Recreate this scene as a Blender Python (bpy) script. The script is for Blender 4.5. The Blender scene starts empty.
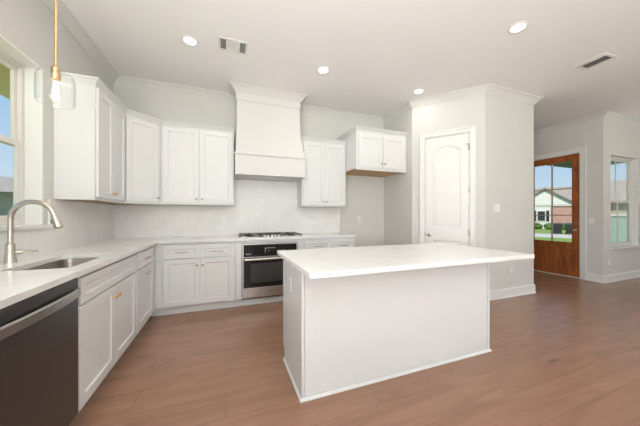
import bpy, math, random
from mathutils import Vector, Matrix
random.seed(7)
S = bpy.context.scene
COL = S.collection
R = math.radians

# ------------------------------------------------------------------ camera
cam_d = bpy.data.cameras.new('camera')
cam = bpy.data.objects.new('camera', cam_d)
COL.objects.link(cam)
cam_d.sensor_fit = 'HORIZONTAL'
cam_d.sensor_width = 36.0
cam_d.lens = 251.42 / 640 * 36.0
cam_d.shift_y = 2.36 / 640
cam_d.clip_start = 0.02
cam_d.clip_end = 500
cam.location = (0, 0, 1.218)
cam.rotation_euler = (R(90), 0, R(-20.508))
S.camera = cam

# ------------------------------------------------------------------ view
S.view_settings.view_transform = 'Standard'
S.view_settings.look = 'None'
S.view_settings.exposure = 0.0
S.view_settings.gamma = 1.0
S.view_settings.use_curve_mapping = False

# ------------------------------------------------------------------ sky and sun
w = bpy.data.worlds.new('sky'); S.world = w; w.use_nodes = True
nt = w.node_tree; nt.nodes.clear()
out = nt.nodes.new('ShaderNodeOutputWorld'); bg = nt.nodes.new('ShaderNodeBackground')
tc = nt.nodes.new('ShaderNodeTexCoord'); sep = nt.nodes.new('ShaderNodeSeparateXYZ')
rmp = nt.nodes.new('ShaderNodeValToRGB')
nt.links.new(tc.outputs['Generated'], sep.inputs[0]); nt.links.new(sep.outputs['Z'], rmp.inputs[0])
rmp.color_ramp.elements[0].position = 0.0; rmp.color_ramp.elements[0].color = (0.72, 0.86, 0.98, 1)
rmp.color_ramp.elements[1].position = 0.75; rmp.color_ramp.elements[1].color = (0.16, 0.36, 0.80, 1)
e = rmp.color_ramp.elements.new(0.28); e.color = (0.36, 0.62, 0.93, 1)
nt.links.new(rmp.outputs[0], bg.inputs[0]); bg.inputs[1].default_value = 0.95
nt.links.new(bg.outputs[0], out.inputs[0])

sl = bpy.data.lights.new('sun', 'SUN'); sl.energy = 4.6; sl.angle = R(1.0); sl.color = (1, 0.95, 0.87)
so = bpy.data.objects.new('sun', sl); COL.objects.link(so)
so.rotation_euler = Vector((0.50, 0.40, -0.75)).to_track_quat('-Z', 'Y').to_euler()

# added fill lights at unseen openings of wall_rear, wall_left and wall_right, tilted upward
def fill_light(name, loc, direction, sx, sy, power, color=(0.965, 0.985, 0.995)):
    l = bpy.data.lights.new(name, 'AREA'); l.shape = 'RECTANGLE'; l.size = sx; l.size_y = sy
    l.energy = power; l.color = color
    o = bpy.data.objects.new(name, l); COL.objects.link(o); o.location = loc
    o.rotation_euler = Vector(direction).to_track_quat('-Z', 'Z').to_euler()
    return o
XLW = -1.395
REAR = [(-0.6, 1.2), (1.9, 3.7), (4.4, 6.2)]
for i, (a, b) in enumerate(REAR):
    fill_light('added_fill', ((a + b) / 2, -4.62, 1.45), (0, 1, 4.0), b - a, 2.2, (305, 95, 14)[i])
fill_light('added_fill', (8.72, -1.4, 1.45), (-1, 0.0, 2.0), 3.0, 2.2, 70)
fill_light('added_fill', (XLW - 0.2, -1.0, 1.45), (1, 0, 1.8), 2.0, 2.2, 250)
LAMP_POWER = 2.2

# ------------------------------------------------------------------ materials
def nm(name):
    m = bpy.data.materials.new(name); m.use_nodes = True
    return m, m.node_tree, m.node_tree.nodes['Principled BSDF']
def mat(name, col, rough=0.5, metal=0.0, noise=0.0, nscale=20, bump=0.0, bscale=200, spec=None, stretch=(1, 1, 1), coat=0):
    m, t, p = nm(name)
    p.inputs['Base Color'].default_value = (*col, 1); p.inputs['Roughness'].default_value = rough
    p.inputs['Metallic'].default_value = metal
    if spec is not None: p.inputs['Specular IOR Level'].default_value = spec
    if coat: p.inputs['Coat Weight'].default_value = coat
    if noise or bump:
        c = t.nodes.new('ShaderNodeTexCoord'); mp = t.nodes.new('ShaderNodeMapping')
        mp.inputs['Scale'].default_value = stretch
        t.links.new(c.outputs['Object'], mp.inputs[0])
        if noise:
            n = t.nodes.new('ShaderNodeTexNoise'); n.inputs['Scale'].default_value = nscale; n.inputs['Detail'].default_value = 5
            t.links.new(mp.outputs[0], n.inputs['Vector'])
            r = t.nodes.new('ShaderNodeValToRGB')
            r.color_ramp.elements[0].position = 0.3; r.color_ramp.elements[1].position = 0.7
            r.color_ramp.elements[0].color = (*[max(0, x * (1 - noise)) for x in col], 1)
            r.color_ramp.elements[1].color = (*[min(1, x * (1 + noise)) for x in col], 1)
            t.links.new(n.outputs[0], r.inputs[0]); t.links.new(r.outputs[0], p.inputs['Base Color'])
        if bump:
            n2 = t.nodes.new('ShaderNodeTexNoise'); n2.inputs['Scale'].default_value = bscale
            t.links.new(mp.outputs[0], n2.inputs['Vector'])
            b = t.nodes.new('ShaderNodeBump'); b.inputs['Strength'].default_value = bump; b.inputs['Distance'].default_value = 0.002
            t.links.new(n2.outputs[0], b.inputs['Height']); t.links.new(b.outputs[0], p.inputs['Normal'])
    return m
M = {}
M['wall'] = mat('wall_paint', (0.645, 0.635, 0.60), 0.75, noise=0.012, nscale=3, bump=0.06, bscale=180)
M['ceil'] = mat('ceiling_paint', (0.90, 0.89, 0.88), 0.85, bump=0.06, bscale=160)
M['trim'] = mat('trim_paint', (0.77, 0.765, 0.74), 0.4, noise=0.006, nscale=4)
M['crown'] = mat('crown_paint', (0.69, 0.68, 0.65), 0.5, noise=0.006, nscale=4)
M['cab'] = mat('cabinet_paint', (0.735, 0.735, 0.725), 0.38, noise=0.006, nscale=5)
M['hood'] = mat('hood_paint', (0.69, 0.67, 0.65), 0.5, noise=0.006, nscale=4)
M['island'] = mat('island_paint', (0.745, 0.745, 0.73), 0.45, noise=0.006, nscale=4)
M['ply'] = mat('bare_plywood', (0.56, 0.36, 0.19), 0.6, noise=0.18, nscale=6, stretch=(2, 20, 2))
M['steel'] = mat('brushed_steel', (0.62, 0.60, 0.57), 0.30, 1.0, noise=0.05, nscale=30, stretch=(1, 1, 30))
M['basin'] = mat('basin_steel', (0.34, 0.31, 0.28), 0.35, 1.0, noise=0.06, nscale=30, stretch=(20, 1, 1))
M['dsteel'] = mat('dark_steel', (0.125, 0.122, 0.12), 0.30, 0.85, noise=0.05, nscale=30, stretch=(1, 1, 40))
M['hsteel'] = mat('handle_steel', (0.46, 0.45, 0.44), 0.28, 1.0, noise=0.04, nscale=30, stretch=(1, 1, 30))
M['nickel'] = mat('brushed_nickel', (0.57, 0.52, 0.45), 0.32, 1.0, noise=0.04, nscale=60)
M['pullm'] = mat('pull_nickel', (0.42, 0.39, 0.35), 0.35, 1.0, noise=0.04, nscale=60)
M['brass'] = mat('satin_brass', (0.72, 0.50, 0.22), 0.32, 1.0, noise=0.04, nscale=60)
M['rod'] = mat('brushed_gold', (0.70, 0.50, 0.27), 0.35, 1.0, noise=0.04, nscale=60)
M['black'] = mat('black_iron', (0.02, 0.02, 0.02), 0.55, noise=0.2, nscale=60)
M['bglass'] = mat('black_glass', (0.012, 0.012, 0.013), 0.08, noise=0.05, nscale=3)
M['plastic'] = mat('white_plastic', (0.80, 0.79, 0.76), 0.35, noise=0.005)
M['slot'] = mat('dark_slot', (0.04, 0.04, 0.04), 0.7, noise=0.1)
M['vent'] = mat('vent_enamel', (0.78, 0.77, 0.74), 0.45, noise=0.01)
M['ventin'] = mat('vent_duct', (0.16, 0.155, 0.15), 0.6, noise=0.1)
M['frame'] = mat('window_vinyl', (0.70, 0.68, 0.64), 0.45, noise=0.01)
M['mark'] = mat('panel_print', (0.6, 0.6, 0.6), 0.5, noise=0.01)
M['grass'] = mat('lawn_grass', (0.22, 0.31, 0.06), 0.9, noise=0.35, nscale=4)
M['leaf'] = mat('shrub_leaf', (0.10, 0.19, 0.05), 0.8, noise=0.6, nscale=9)
M['conc'] = mat('concrete', (0.58, 0.55, 0.50), 0.85, noise=0.08, nscale=2)
M['soffit'] = mat('olive_soffit', (0.62, 0.47, 0.17), 0.7, noise=0.05, nscale=3)
M['soffit2'] = mat('green_soffit', (0.13, 0.16, 0.11), 0.7, noise=0.05, nscale=3)
M['shingle'] = mat('roof_shingle', (0.36, 0.31, 0.26), 0.9, noise=0.15, nscale=6)
M['siding'] = mat('white_siding', (0.75, 0.74, 0.70), 0.6, noise=0.02)
M['sidegrn'] = mat('sage_siding', (0.27, 0.31, 0.25), 0.7, noise=0.05, nscale=2)
M['fence'] = mat('sage_fence', (0.40, 0.55, 0.46), 0.6, noise=0.06, nscale=5, stretch=(8, 8, 1))
M['binm'] = mat('bin_plastic', (0.02, 0.022, 0.025), 0.5, noise=0.1)
M['tan'] = mat('tan_siding', (0.42, 0.38, 0.30), 0.8, noise=0.05)
M['dkwin'] = mat('shutter_dark', (0.03, 0.035, 0.04), 0.3, noise=0.1)

def quartz(name, rough):
    m, t, p = nm(name)
    c = t.nodes.new('ShaderNodeTexCoord'); n = t.nodes.new('ShaderNodeTexNoise')
    n.inputs['Scale'].default_value = 1.1; n.inputs['Detail'].default_value = 9; n.inputs['Distortion'].default_value = 1.6
    t.links.new(c.outputs['Object'], n.inputs['Vector'])
    r = t.nodes.new('ShaderNodeValToRGB'); cr = r.color_ramp
    cr.elements[0].position = 0.44; cr.elements[0].color = (0.79, 0.78, 0.76, 1)
    cr.elements[1].position = 0.56; cr.elements[1].color = (0.80, 0.79, 0.77, 1)
    v = cr.elements.new(0.5); v.color = (0.765, 0.75, 0.725, 1)
    t.links.new(n.outputs[0], r.inputs[0]); t.links.new(r.outputs[0], p.inputs['Base Color'])
    p.inputs['Roughness'].default_value = rough
    return m
M['quartz'] = quartz('white_quartz', 0.16); M['splash'] = quartz('honed_quartz', 0.42)

def wood_floor():
    m, t, p = nm('plank_floor')
    c = t.nodes.new('ShaderNodeTexCoord')
    br = t.nodes.new('ShaderNodeTexBrick'); br.offset = 0.37; br.offset_frequency = 2
    br.inputs['Scale'].default_value = 1.0; br.inputs['Brick Width'].default_value = 1.5; br.inputs['Row Height'].default_value = 0.23
    br.inputs['Mortar Size'].default_value = 0.0018; br.inputs['Mortar Smooth'].default_value = 0.3; br.inputs['Bias'].default_value = 0.0
    br.inputs['Color1'].default_value = (0.305, 0.168, 0.108, 1); br.inputs['Color2'].default_value = (0.328, 0.183, 0.119, 1)
    br.inputs['Mortar'].default_value = (0.21, 0.116, 0.074, 1)
    t.links.new(c.outputs['Object'], br.inputs['Vector'])
    mp = t.nodes.new('ShaderNodeMapping'); mp.inputs['Scale'].default_value = (1.0, 7, 1)
    t.links.new(c.outputs['Object'], mp.inputs[0])
    n = t.nodes.new('ShaderNodeTexNoise'); n.inputs['Scale'].default_value = 1.6; n.inputs['Detail'].default_value = 7; n.inputs['Distortion'].default_value = 1.2
    t.links.new(mp.outputs[0], n.inputs['Vector'])
    r = t.nodes.new('ShaderNodeValToRGB')
    r.color_ramp.elements[0].position = 0.30; r.color_ramp.elements[0].color = (0.86, 0.845, 0.83, 1)
    r.color_ramp.elements[1].position = 0.68; r.color_ramp.elements[1].color = (1.08, 1.07, 1.06, 1)
    t.links.new(n.outputs[0], r.inputs[0])
    mx = t.nodes.new('ShaderNodeMix'); mx.data_type = 'RGBA'; mx.blend_type = 'MULTIPLY'; mx.inputs['Factor'].default_value = 1
    t.links.new(br.outputs['Color'], mx.inputs['A']); t.links.new(r.outputs[0], mx.inputs['B'])
    # knots and dark mineral streaks
    mp2 = t.nodes.new('ShaderNodeMapping'); mp2.inputs['Scale'].default_value = (0.9, 4.2, 1)
    t.links.new(c.outputs['Object'], mp2.inputs[0])
    k = t.nodes.new('ShaderNodeTexVoronoi'); k.inputs['Scale'].default_value = 1.15
    t.links.new(mp2.outputs[0], k.inputs['Vector'])
    kr = t.nodes.new('ShaderNodeValToRGB')
    kr.color_ramp.elements[0].position = 0.02; kr.color_ramp.elements[0].color = (0.62, 0.58, 0.55, 1)
    kr.color_ramp.elements[1].position = 0.11; kr.color_ramp.elements[1].color = (1, 1, 1, 1)
    t.links.new(k.outputs['Distance'], kr.inputs[0])
    mx2 = t.nodes.new('ShaderNodeMix'); mx2.data_type = 'RGBA'; mx2.blend_type = 'MULTIPLY'; mx2.inputs['Factor'].default_value = 1
    t.links.new(mx.outputs['Result'], mx2.inputs['A']); t.links.new(kr.outputs[0], mx2.inputs['B'])
    t.links.new(mx2.outputs['Result'], p.inputs['Base Color'])
    b = t.nodes.new('ShaderNodeBump'); b.inputs['Strength'].default_value = 0.12; b.inputs['Distance'].default_value = 0.003
    t.links.new(n.outputs[0], b.inputs['Height']); t.links.new(b.outputs[0], p.inputs['Normal'])
    p.inputs['Roughness'].default_value = 0.27; p.inputs['Specular IOR Level'].default_value = 0.6
    return m
M['floor'] = wood_floor()

def mahogany():
    m, t, p = nm('mahogany')
    c = t.nodes.new('ShaderNodeTexCoord'); mp = t.nodes.new('ShaderNodeMapping'); mp.inputs['Scale'].default_value = (10, 10, 1.6)
    t.links.new(c.outputs['Object'], mp.inputs[0])
    n = t.nodes.new('ShaderNodeTexNoise'); n.inputs['Scale'].default_value = 2.2; n.inputs['Detail'].default_value = 6; n.inputs['Distortion'].default_value = 0.8
    t.links.new(mp.outputs[0], n.inputs['Vector'])
    r = t.nodes.new('ShaderNodeValToRGB')
    r.color_ramp.elements[0].position = 0.3; r.color_ramp.elements[0].color = (0.20, 0.052, 0.014, 1)
    r.color_ramp.elements[1].position = 0.72; r.color_ramp.elements[1].color = (0.46, 0.15, 0.042, 1)
    t.links.new(n.outputs[0], r.inputs[0]); t.links.new(r.outputs[0], p.inputs['Base Color'])
    p.inputs['Roughness'].default_value = 0.3
    return m
M['mahog'] = mahogany()

def brick():
    m, t, p = nm('red_brick')
    c = t.nodes.new('ShaderNodeTexCoord'); mp = t.nodes.new('ShaderNodeMapping'); mp.inputs['Rotation'].default_value = (R(90), 0, 0)
    t.links.new(c.outputs['Object'], mp.inputs[0])
    b = t.nodes.new('ShaderNodeTexBrick'); b.inputs['Scale'].default_value = 3.0
    b.inputs['Color1'].default_value = (0.42, 0.20, 0.15, 1); b.inputs['Color2'].default_value = (0.55, 0.32, 0.25, 1); b.inputs['Mortar'].default_value = (0.55, 0.48, 0.42, 1)
    t.links.new(mp.outputs[0], b.inputs['Vector']); t.links.new(b.outputs['Color'], p.inputs['Base Color'])
    p.inputs['Roughness'].default_value = 0.9
    return m
M['brick'] = brick()

def glass(name, tint=(1, 1, 1), refl=1.0):
    m = bpy.data.materials.new(name); m.use_nodes = True; t = m.node_tree; t.nodes.clear()
    o = t.nodes.new('ShaderNodeOutputMaterial'); mx = t.nodes.new('ShaderNodeMixShader')
    tr = t.nodes.new('ShaderNodeBsdfTransparent'); tr.inputs[0].default_value = (*tint, 1)
    gl = t.nodes.new('ShaderNodeBsdfGlossy'); gl.inputs['Roughness'].default_value = 0.02
    fr = t.nodes.new('ShaderNodeLayerWeight'); fr.inputs['Blend'].default_value = 0.5
    pw = t.nodes.new('ShaderNodeMath'); pw.operation = 'POWER'; pw.inputs[1].default_value = 3.5
    mt = t.nodes.new('ShaderNodeMath'); mt.operation = 'MULTIPLY_ADD'; mt.inputs[1].default_value = refl; mt.inputs[2].default_value = 0.03
    t.links.new(fr.outputs['Facing'], pw.inputs[0]); t.links.new(pw.outputs[0], mt.inputs[0]); t.links.new(mt.outputs[0], mx.inputs[0])
    t.links.new(tr.outputs[0], mx.inputs[1]); t.links.new(gl.outputs[0], mx.inputs[2]); t.links.new(mx.outputs[0], o.inputs[0])
    return m
M['pane'] = glass('window_pane', (0.98, 0.99, 0.98), 0.3)
M['shade'] = glass('clear_shade_glass', (0.996, 0.996, 0.994), 0.6)

def emis(name, col, st):
    m = bpy.data.materials.new(name); m.use_nodes = True; t = m.node_tree; t.nodes.clear()
    o = t.nodes.new('ShaderNodeOutputMaterial'); em = t.nodes.new('ShaderNodeEmission')
    em.inputs[0].default_value = (*col, 1); em.inputs[1].default_value = st; t.links.new(em.outputs[0], o.inputs[0])
    return m
M['lens'] = emis('lit_lens', (1, 0.98, 0.95), 6.0)
M['filament'] = emis('lit_filament', (1, 0.72, 0.38), 5.0)

# ------------------------------------------------------------------ mesh helpers
class MB:
    def __init__(s): s.v = []; s.f = []
    def quad(s, pts):
        n = len(s.v); s.v += [tuple(p) for p in pts]; s.f.append(tuple(range(n, n + len(pts)))); return s
    def box(s, x0, x1, y0, y1, z0, z1):
        n = len(s.v)
        s.v += [(x0, y0, z0), (x1, y0, z0), (x1, y1, z0), (x0, y1, z0), (x0, y0, z1), (x1, y0, z1), (x1, y1, z1), (x0, y1, z1)]
        s.f += [tuple(n + i for i in q) for q in ((0, 3, 2, 1), (4, 5, 6, 7), (0, 1, 5, 4), (1, 2, 6, 5), (2, 3, 7, 6), (3, 0, 4, 7))]
        return s
    def loft(s, rings, cap=True, closed=True):
        n = len(s.v); k = len(rings[0])
        for r in rings: s.v += [tuple(p) for p in r]
        for i in range(len(rings) - 1):
            for j in range(k if closed else k - 1):
                a = n + i * k + j; b = n + i * k + (j + 1) % k
                s.f.append((a, b, b + k, a + k))
        if cap:
            s.f.append(tuple(n + j for j in reversed(range(k))))
            s.f.append(tuple(n + (len(rings) - 1) * k + j for j in range(k)))
        return s
    def lathe(s, prof, c=(0, 0, 0), axis='z', seg=24, cap=True):
        rings = []
        for r, h in prof:
            ring = []
            for j in range(seg):
                a = 2 * math.pi * j / seg; p, q = r * math.cos(a), r * math.sin(a)
                if axis == 'z': v = (p, q, h)
                elif axis == 'y': v = (p, h, -q)
                else: v = (h, p, q)
                ring.append((v[0] + c[0], v[1] + c[1], v[2] + c[2]))
            rings.append(ring)
        return s.loft(rings, cap)
    def tube(s, pts, rad, seg=12):
        P = [Vector(p) for p in pts]; rings = []
        rr = rad if isinstance(rad, (list, tuple)) else [rad] * len(P)
        up = None
        for i, p in enumerate(P):
            t = (P[min(i + 1, len(P) - 1)] - P[max(i - 1, 0)]).normalized()
            if up is None:
                up = Vector((0, 0, 1)) if abs(t.z) < 0.9 else Vector((0, 1, 0))
            n1 = t.cross(up).normalized(); n2 = n1.cross(t).normalized(); up = n2
            rings.append([tuple(p + (n1 * math.cos(a) + n2 * math.sin(a)) * rr[i]) for a in [2 * math.pi * j / seg for j in range(seg)]])
        return s.loft(rings)
    def sweep(s, path, prof):
        """profile (offset to the right of travel, z) along a mitred xy path"""
        P = [Vector(p) for p in path]; rings = []
        for i, p in enumerate(P):
            ds = []
            if i > 0: ds.append((P[i] - P[i - 1]).normalized())
            if i < len(P) - 1: ds.append((P[i + 1] - P[i]).normalized())
            ns = [Vector((d.y, -d.x)) for d in ds]
            m = ns[0] if len(ns) == 1 else (ns[0] + ns[1]).normalized() / max(0.2, (ns[0] + ns[1]).normalized().dot(ns[0]))
            rings.append([(p.x + m.x * o, p.y + m.y * o, z) for o, z in prof])
        return s.loft(rings)
    def shaker(s, x0, x1, z0, z1, yb=0.0, t=0.02, fr=0.058, dep=0.009):
        """recessed-panel front facing -y"""
        yf = yb - t; fr = min(fr, (x1 - x0) * 0.3, (z1 - z0) * 0.3); n = len(s.v)
        for y, i, zi in ((yb, 0, 0), (yf, 0, 0), (yf, fr, fr), (yf + dep, fr + 0.006, fr + 0.006)):
            s.v += [(x0 + i, y, z0 + zi), (x1 - i, y, z0 + zi), (x1 - i, y, z1 - zi), (x0 + i, y, z1 - zi)]
        for a in range(3):
            for j in range(4):
                k = (j + 1) % 4
                s.f.append((n + a * 4 + j, n + a * 4 + k, n + a * 4 + 4 + k, n + a * 4 + 4 + j))
        s.f.append((n + 12, n + 13, n + 14, n + 15)); s.f.append((n + 3, n + 2, n + 1, n))
        return s
    def build(s, name, m, parent=None, bevel=0.0, smooth=False, seg=2):
        import bmesh
        me = bpy.data.meshes.new(name); me.from_pydata(s.v, [], s.f)
        bm = bmesh.new(); bm.from_mesh(me); bmesh.ops.recalc_face_normals(bm, faces=bm.faces); bm.to_mesh(me); bm.free()
        me.materials.append(M[m] if isinstance(m, str) else m)
        o = bpy.data.objects.new(name, me); COL.objects.link(o)
        if smooth:
            for p in me.polygons: p.use_smooth = True
            me.set_sharp_from_angle(angle=R(40))
        if bevel:
            b = o.modifiers.new('bevel', 'BEVEL'); b.width = bevel; b.segments = seg; b.limit_method = 'ANGLE'; b.angle_limit = R(40)
            b.harden_normals = False
        if parent: o.parent = parent
        return o

def tag(o, label=None, cat=None, group=None, kind=None):
    if label: o['label'] = label
    if cat: o['category'] = cat
    if group: o['group'] = group
    if kind: o['kind'] = kind
    return o
def thing(name, label, cat, loc=(0, 0, 0), rot=0.0, group=None):
    o = bpy.data.objects.new(name, None); o.empty_display_size = 0.1; COL.objects.link(o)
    o.location = loc; o.rotation_euler = (0, 0, R(rot))
    return tag(o, label, cat, group)
def struct(o, label=None, cat=None): return tag(o, label, cat, None, 'structure')
def hollow(name, loc=(0, 0, 0), rot=0.0, label=None, cat=None):
    o = bpy.data.objects.new(name, None); o.empty_display_size = 0.1; COL.objects.link(o)
    o.location = loc; o.rotation_euler = (0, 0, R(rot))
    return struct(o, label, cat)

# ------------------------------------------------------------------ room shell
H = 3.05
XL, YB = -1.395, 4.08
AX, AY, BX, BY = 2.83, 3.30, 3.455, 2.53
PX = 4.54                       # end of pantry block
FX, FY = 6.36, 2.45             # foyer wall / front wall
XR, YR, YF = 8.6, -4.5, 6.1
struct(MB().box(XL - 0.16, XR + 0.12, YR - 0.12, FY, -0.1, 0).box(XL - 0.16, FX + 0.16, FY, YF + 0.12, -0.1, 0).build('floor', 'floor'),
       'warm brown wood plank floor of kitchen and hall', 'floor')
struct(MB().box(XL - 0.16, XR + 0.12, YR - 0.12, FY + 0.14, H, H + 0.1).box(XL - 0.16, FX + 0.16, FY + 0.14, YF + 0.12, H, H + 0.1).build('ceiling', 'ceil'),
       'white painted flat ceiling with recessed lights', 'ceiling')
# left wall with sink window and an unseen opening added for fill light
WY0, WY1, WZ0, WZ1 = 1.62, 2.70, 1.14, 2.40
a, b = XL - 0.16, XL
struct(MB().box(a, b, YR, -2.0, 0, H).box(a, b, -2.0, 0.0, 0, 0.35).box(a, b, -2.0, 0.0, 2.55, H).box(a, b, 0.0, WY0, 0, H).box(a, b, WY1, YB, 0, H).box(a, b, WY0, WY1, 0, WZ0).box(a, b, WY0, WY1, WZ1, H)
       .build('wall_left', 'wall'), 'pale greige kitchen wall around the sink window', 'wall')
struct(MB().box(XL - 0.16, AX + 0.1, YB, YB + 0.12, 0, H).build('wall_back', 'wall'), 'pale greige wall behind the cooktop and hood', 'wall')
struct(MB().box(AX, AX + 0.1, AY, YB, 0, H).build('wall_alcove', 'wall'), 'narrow greige side wall of the refrigerator alcove', 'wall')
DLEN = math.hypot(BX - AX, BY - AY); DANG = math.degrees(math.atan2(BY - AY, BX - AX))
PD0, PD1, PDH = 0.192, 0.808, 2.442
wp = struct(MB().box(0, PD0, 0, 0.1, 0, H).box(PD1, DLEN, 0, 0.1, 0, H).box(PD0, PD1, 0, 0.1, PDH, H).build('wall_pantry', 'wall'),
            'diagonal greige wall holding the pantry door', 'wall')
wp.location = (AX, AY, 0); wp.rotation_euler = (0, 0, R(DANG))
struct(MB().box(BX, PX, BY, BY + 0.1, 0, H).build('wall_pantry_front', 'wall'), 'greige wall right of the pantry door with a light switch', 'wall')
struct(MB().box(PX - 0.1, PX, BY + 0.1, YF, 0, H).build('wall_hall', 'wall'), 'hall side of the pantry wall', 'wall')
struct(MB().box(PX, FX, YF, YF + 0.12, 0, H).build('wall_hall_end', 'wall'), 'far end wall of the entry hall', 'wall')
ED0, ED1, EDH = 2.765, 3.685, 2.43
struct(MB().box(FX, FX + 0.14, FY, ED0, 0, H).box(FX, FX + 0.14, ED1, YF, 0, H).box(FX, FX + 0.14, ED0, ED1, EDH, H).build('wall_entry', 'wall'),
       'greige wall holding the wooden entry door', 'wall')
VX0, VX1, VZ0, VZ1 = 6.605, 7.63, 0.62, 2.34
struct(MB().box(FX + 0.14, VX0, FY, FY + 0.14, 0, H).box(VX1, XR + 0.12, FY, FY + 0.14, 0, H).box(VX0, VX1, FY, FY + 0.14, 0, VZ0).box(VX0, VX1, FY, FY + 0.14, VZ1, H)
       .build('wall_front', 'wall'), 'greige wall around the tall window at far right', 'wall')
# walls behind the viewpoint, with unseen openings added for the fill lights
mb = MB(); xs = XL
for (p, q) in REAR:
    mb.box(xs, p, YR - 0.12, YR, 0, H); mb.box(p, q, YR - 0.12, YR, 0, 0.35); mb.box(p, q, YR - 0.12, YR, 2.55, H); xs = q
mb.box(xs, XR, YR - 0.12, YR, 0, H)
struct(mb.build('wall_rear', 'wall'), 'living room wall behind the viewpoint', 'wall')
struct(MB().box(XR, XR + 0.12, YR, -2.9, 0, H).box(XR, XR + 0.12, 0.1, FY, 0, H).box(XR, XR + 0.12, -2.9, 0.1, 0, 0.35).box(XR, XR + 0.12, -2.9, 0.1, 2.55, H)
       .build('wall_right', 'wall'), 'living room wall out at the right', 'wall')

# crown mouldings
CR = [(0, H - 0.096), (0.008, H - 0.096), (0.011, H - 0.084), (0.024, H - 0.072), (0.052, H - 0.038), (0.072, H - 0.022), (0.086, H - 0.015), (0.086, H), (0, H)]
HX0, HX1, HYF = 0.132, 1.072, 3.725
struct(MB().sweep([(XL, YR), (XL, YB), (HX0, YB)], CR).build('trim_1', 'crown'), 'white crown moulding above the sink wall and left cabinets', 'crown moulding')
struct(MB().sweep([(HX1, YB), (AX, YB), (AX, AY), (BX, BY), (PX, BY), (PX, YF)], CR).build('trim_2', 'crown'), 'white crown moulding from the hood around the pantry walls', 'crown moulding')
struct(MB().sweep([(FX, YF), (FX, FY), (XR, FY)], CR).build('trim_3', 'crown'), 'white crown moulding in the entry hall', 'crown moulding')
# baseboards with shoe
BBp = [(0, 0), (0.022, 0), (0.022, 0.012), (0.015, 0.020), (0.015, 0.118), (0.008, 0.135), (0, 0.135)]
struct(MB().sweep([(2.83, YB - 0.62), (AX, AY), (AX + 0.1 * math.cos(R(DANG)), AY + 0.1 * math.sin(R(DANG)))], BBp).build('baseboard_alcove', 'trim'), 'white baseboard at the refrigerator alcove', 'baseboard')
dl = DLEN - 0.075
struct(MB().sweep([(AX + 0.905 * math.cos(R(DANG)), AY + 0.905 * math.sin(R(DANG))), (BX, BY), (PX, BY), (PX, YF)], BBp).build('baseboard_pantry', 'trim'), 'white baseboard along the pantry front wall', 'baseboard')
struct(MB().sweep([(FX, YF), (FX, ED1 + 0.09)], BBp).build('baseboard_hall', 'trim'), 'white baseboard beyond the entry door', 'baseboard')
struct(MB().sweep([(FX, ED0 - 0.09), (FX, FY), (XR, FY)], BBp).build('baseboard_front', 'trim'), 'white baseboard under the tall window at right', 'baseboard')

# ------------------------------------------------------------------ windows
def sash(mb, x0, x1, z0, z1, y, t, fr):
    mb.box(x0, x0 + fr, y, y + t, z0, z1); mb.box(x1 - fr, x1, y, y + t, z0, z1)
    mb.box(x0 + fr, x1 - fr, y, y + t, z0, z0 + fr); mb.box(x0 + fr, x1 - fr, y, y + t, z1 - fr, z1)
def window(name, label, loc, rot, W, z0, z1, y0, muntin, sill_d):
    """local x along wall, outside is +y; y0 = distance of the frame behind the wall face"""
    r = hollow(name, loc, rot, label, 'window')
    f = MB(); sash(f, 0, W, z0, z1, y0, 0.05, 0.035); f.build('window_frame', 'frame', r, 0.003)
    zm = (z0 + z1) / 2
    u = MB(); sash(u, 0.035, W - 0.035, zm - 0.02, z1 - 0.035, y0 + 0.027, 0.02, 0.035)
    uo = u.build('upper_sash', 'frame', r, 0.002)
    l = MB(); sash(l, 0.035, W - 0.035, z0 + 0.035, zm + 0.025, y0 + 0.003, 0.022, 0.042)
    lo = l.build('lower_sash', 'frame', r, 0.002)
    MB().box(0.07, W - 0.07, y0 + 0.036, y0 + 0.040, zm, z1 - 0.07).build('pane', 'pane', uo)
    MB().box(0.077, W - 0.077, y0 + 0.012, y0 + 0.016, z0 + 0.077, zm - 0.017).build('pane', 'pane', lo)
    if muntin:
        MB().box(W / 2 - 0.011, W / 2 + 0.011, y0 + 0.032, y0 + 0.044, zm + 0.015, z1 - 0.07).build('muntin', 'siding', uo)
        MB().box(W / 2 - 0.011, W / 2 + 0.011, y0 + 0.008, y0 + 0.020, z0 + 0.077, zm - 0.017).build('muntin', 'siding', lo)
    s = MB().box(-0.055, W + 0.055, -sill_d, 0, z0 - 0.024, z0 + 0.004).box(0.003, W - 0.003, 0, y0, z0 - 0.024, z0 + 0.004)
    s.build('window_sill', 'trim', r, 0.004)
    # white painted reveal lining the opening
    v = MB().box(-0.012, 0.003, -0.001, y0, z0 + 0.004, z1 + 0.012).box(W - 0.003, W + 0.012, -0.001, y0, z0 + 0.004, z1 + 0.012).box(0.003, W - 0.003, -0.001, y0, z1 - 0.003, z1 + 0.012)
    v.build('window_reveal', 'trim', r)
    return r
window('window_1', 'double hung window over the kitchen sink at left edge', (XL, WY0, 0), 90, WY1 - WY0, WZ0, WZ1, 0.105, False, 0.035)
window('window_2', 'tall double hung window right of the entry door', (VX0, FY, 0), 0, VX1 - VX0, VZ0, VZ1, 0.085, True, 0.045)

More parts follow.
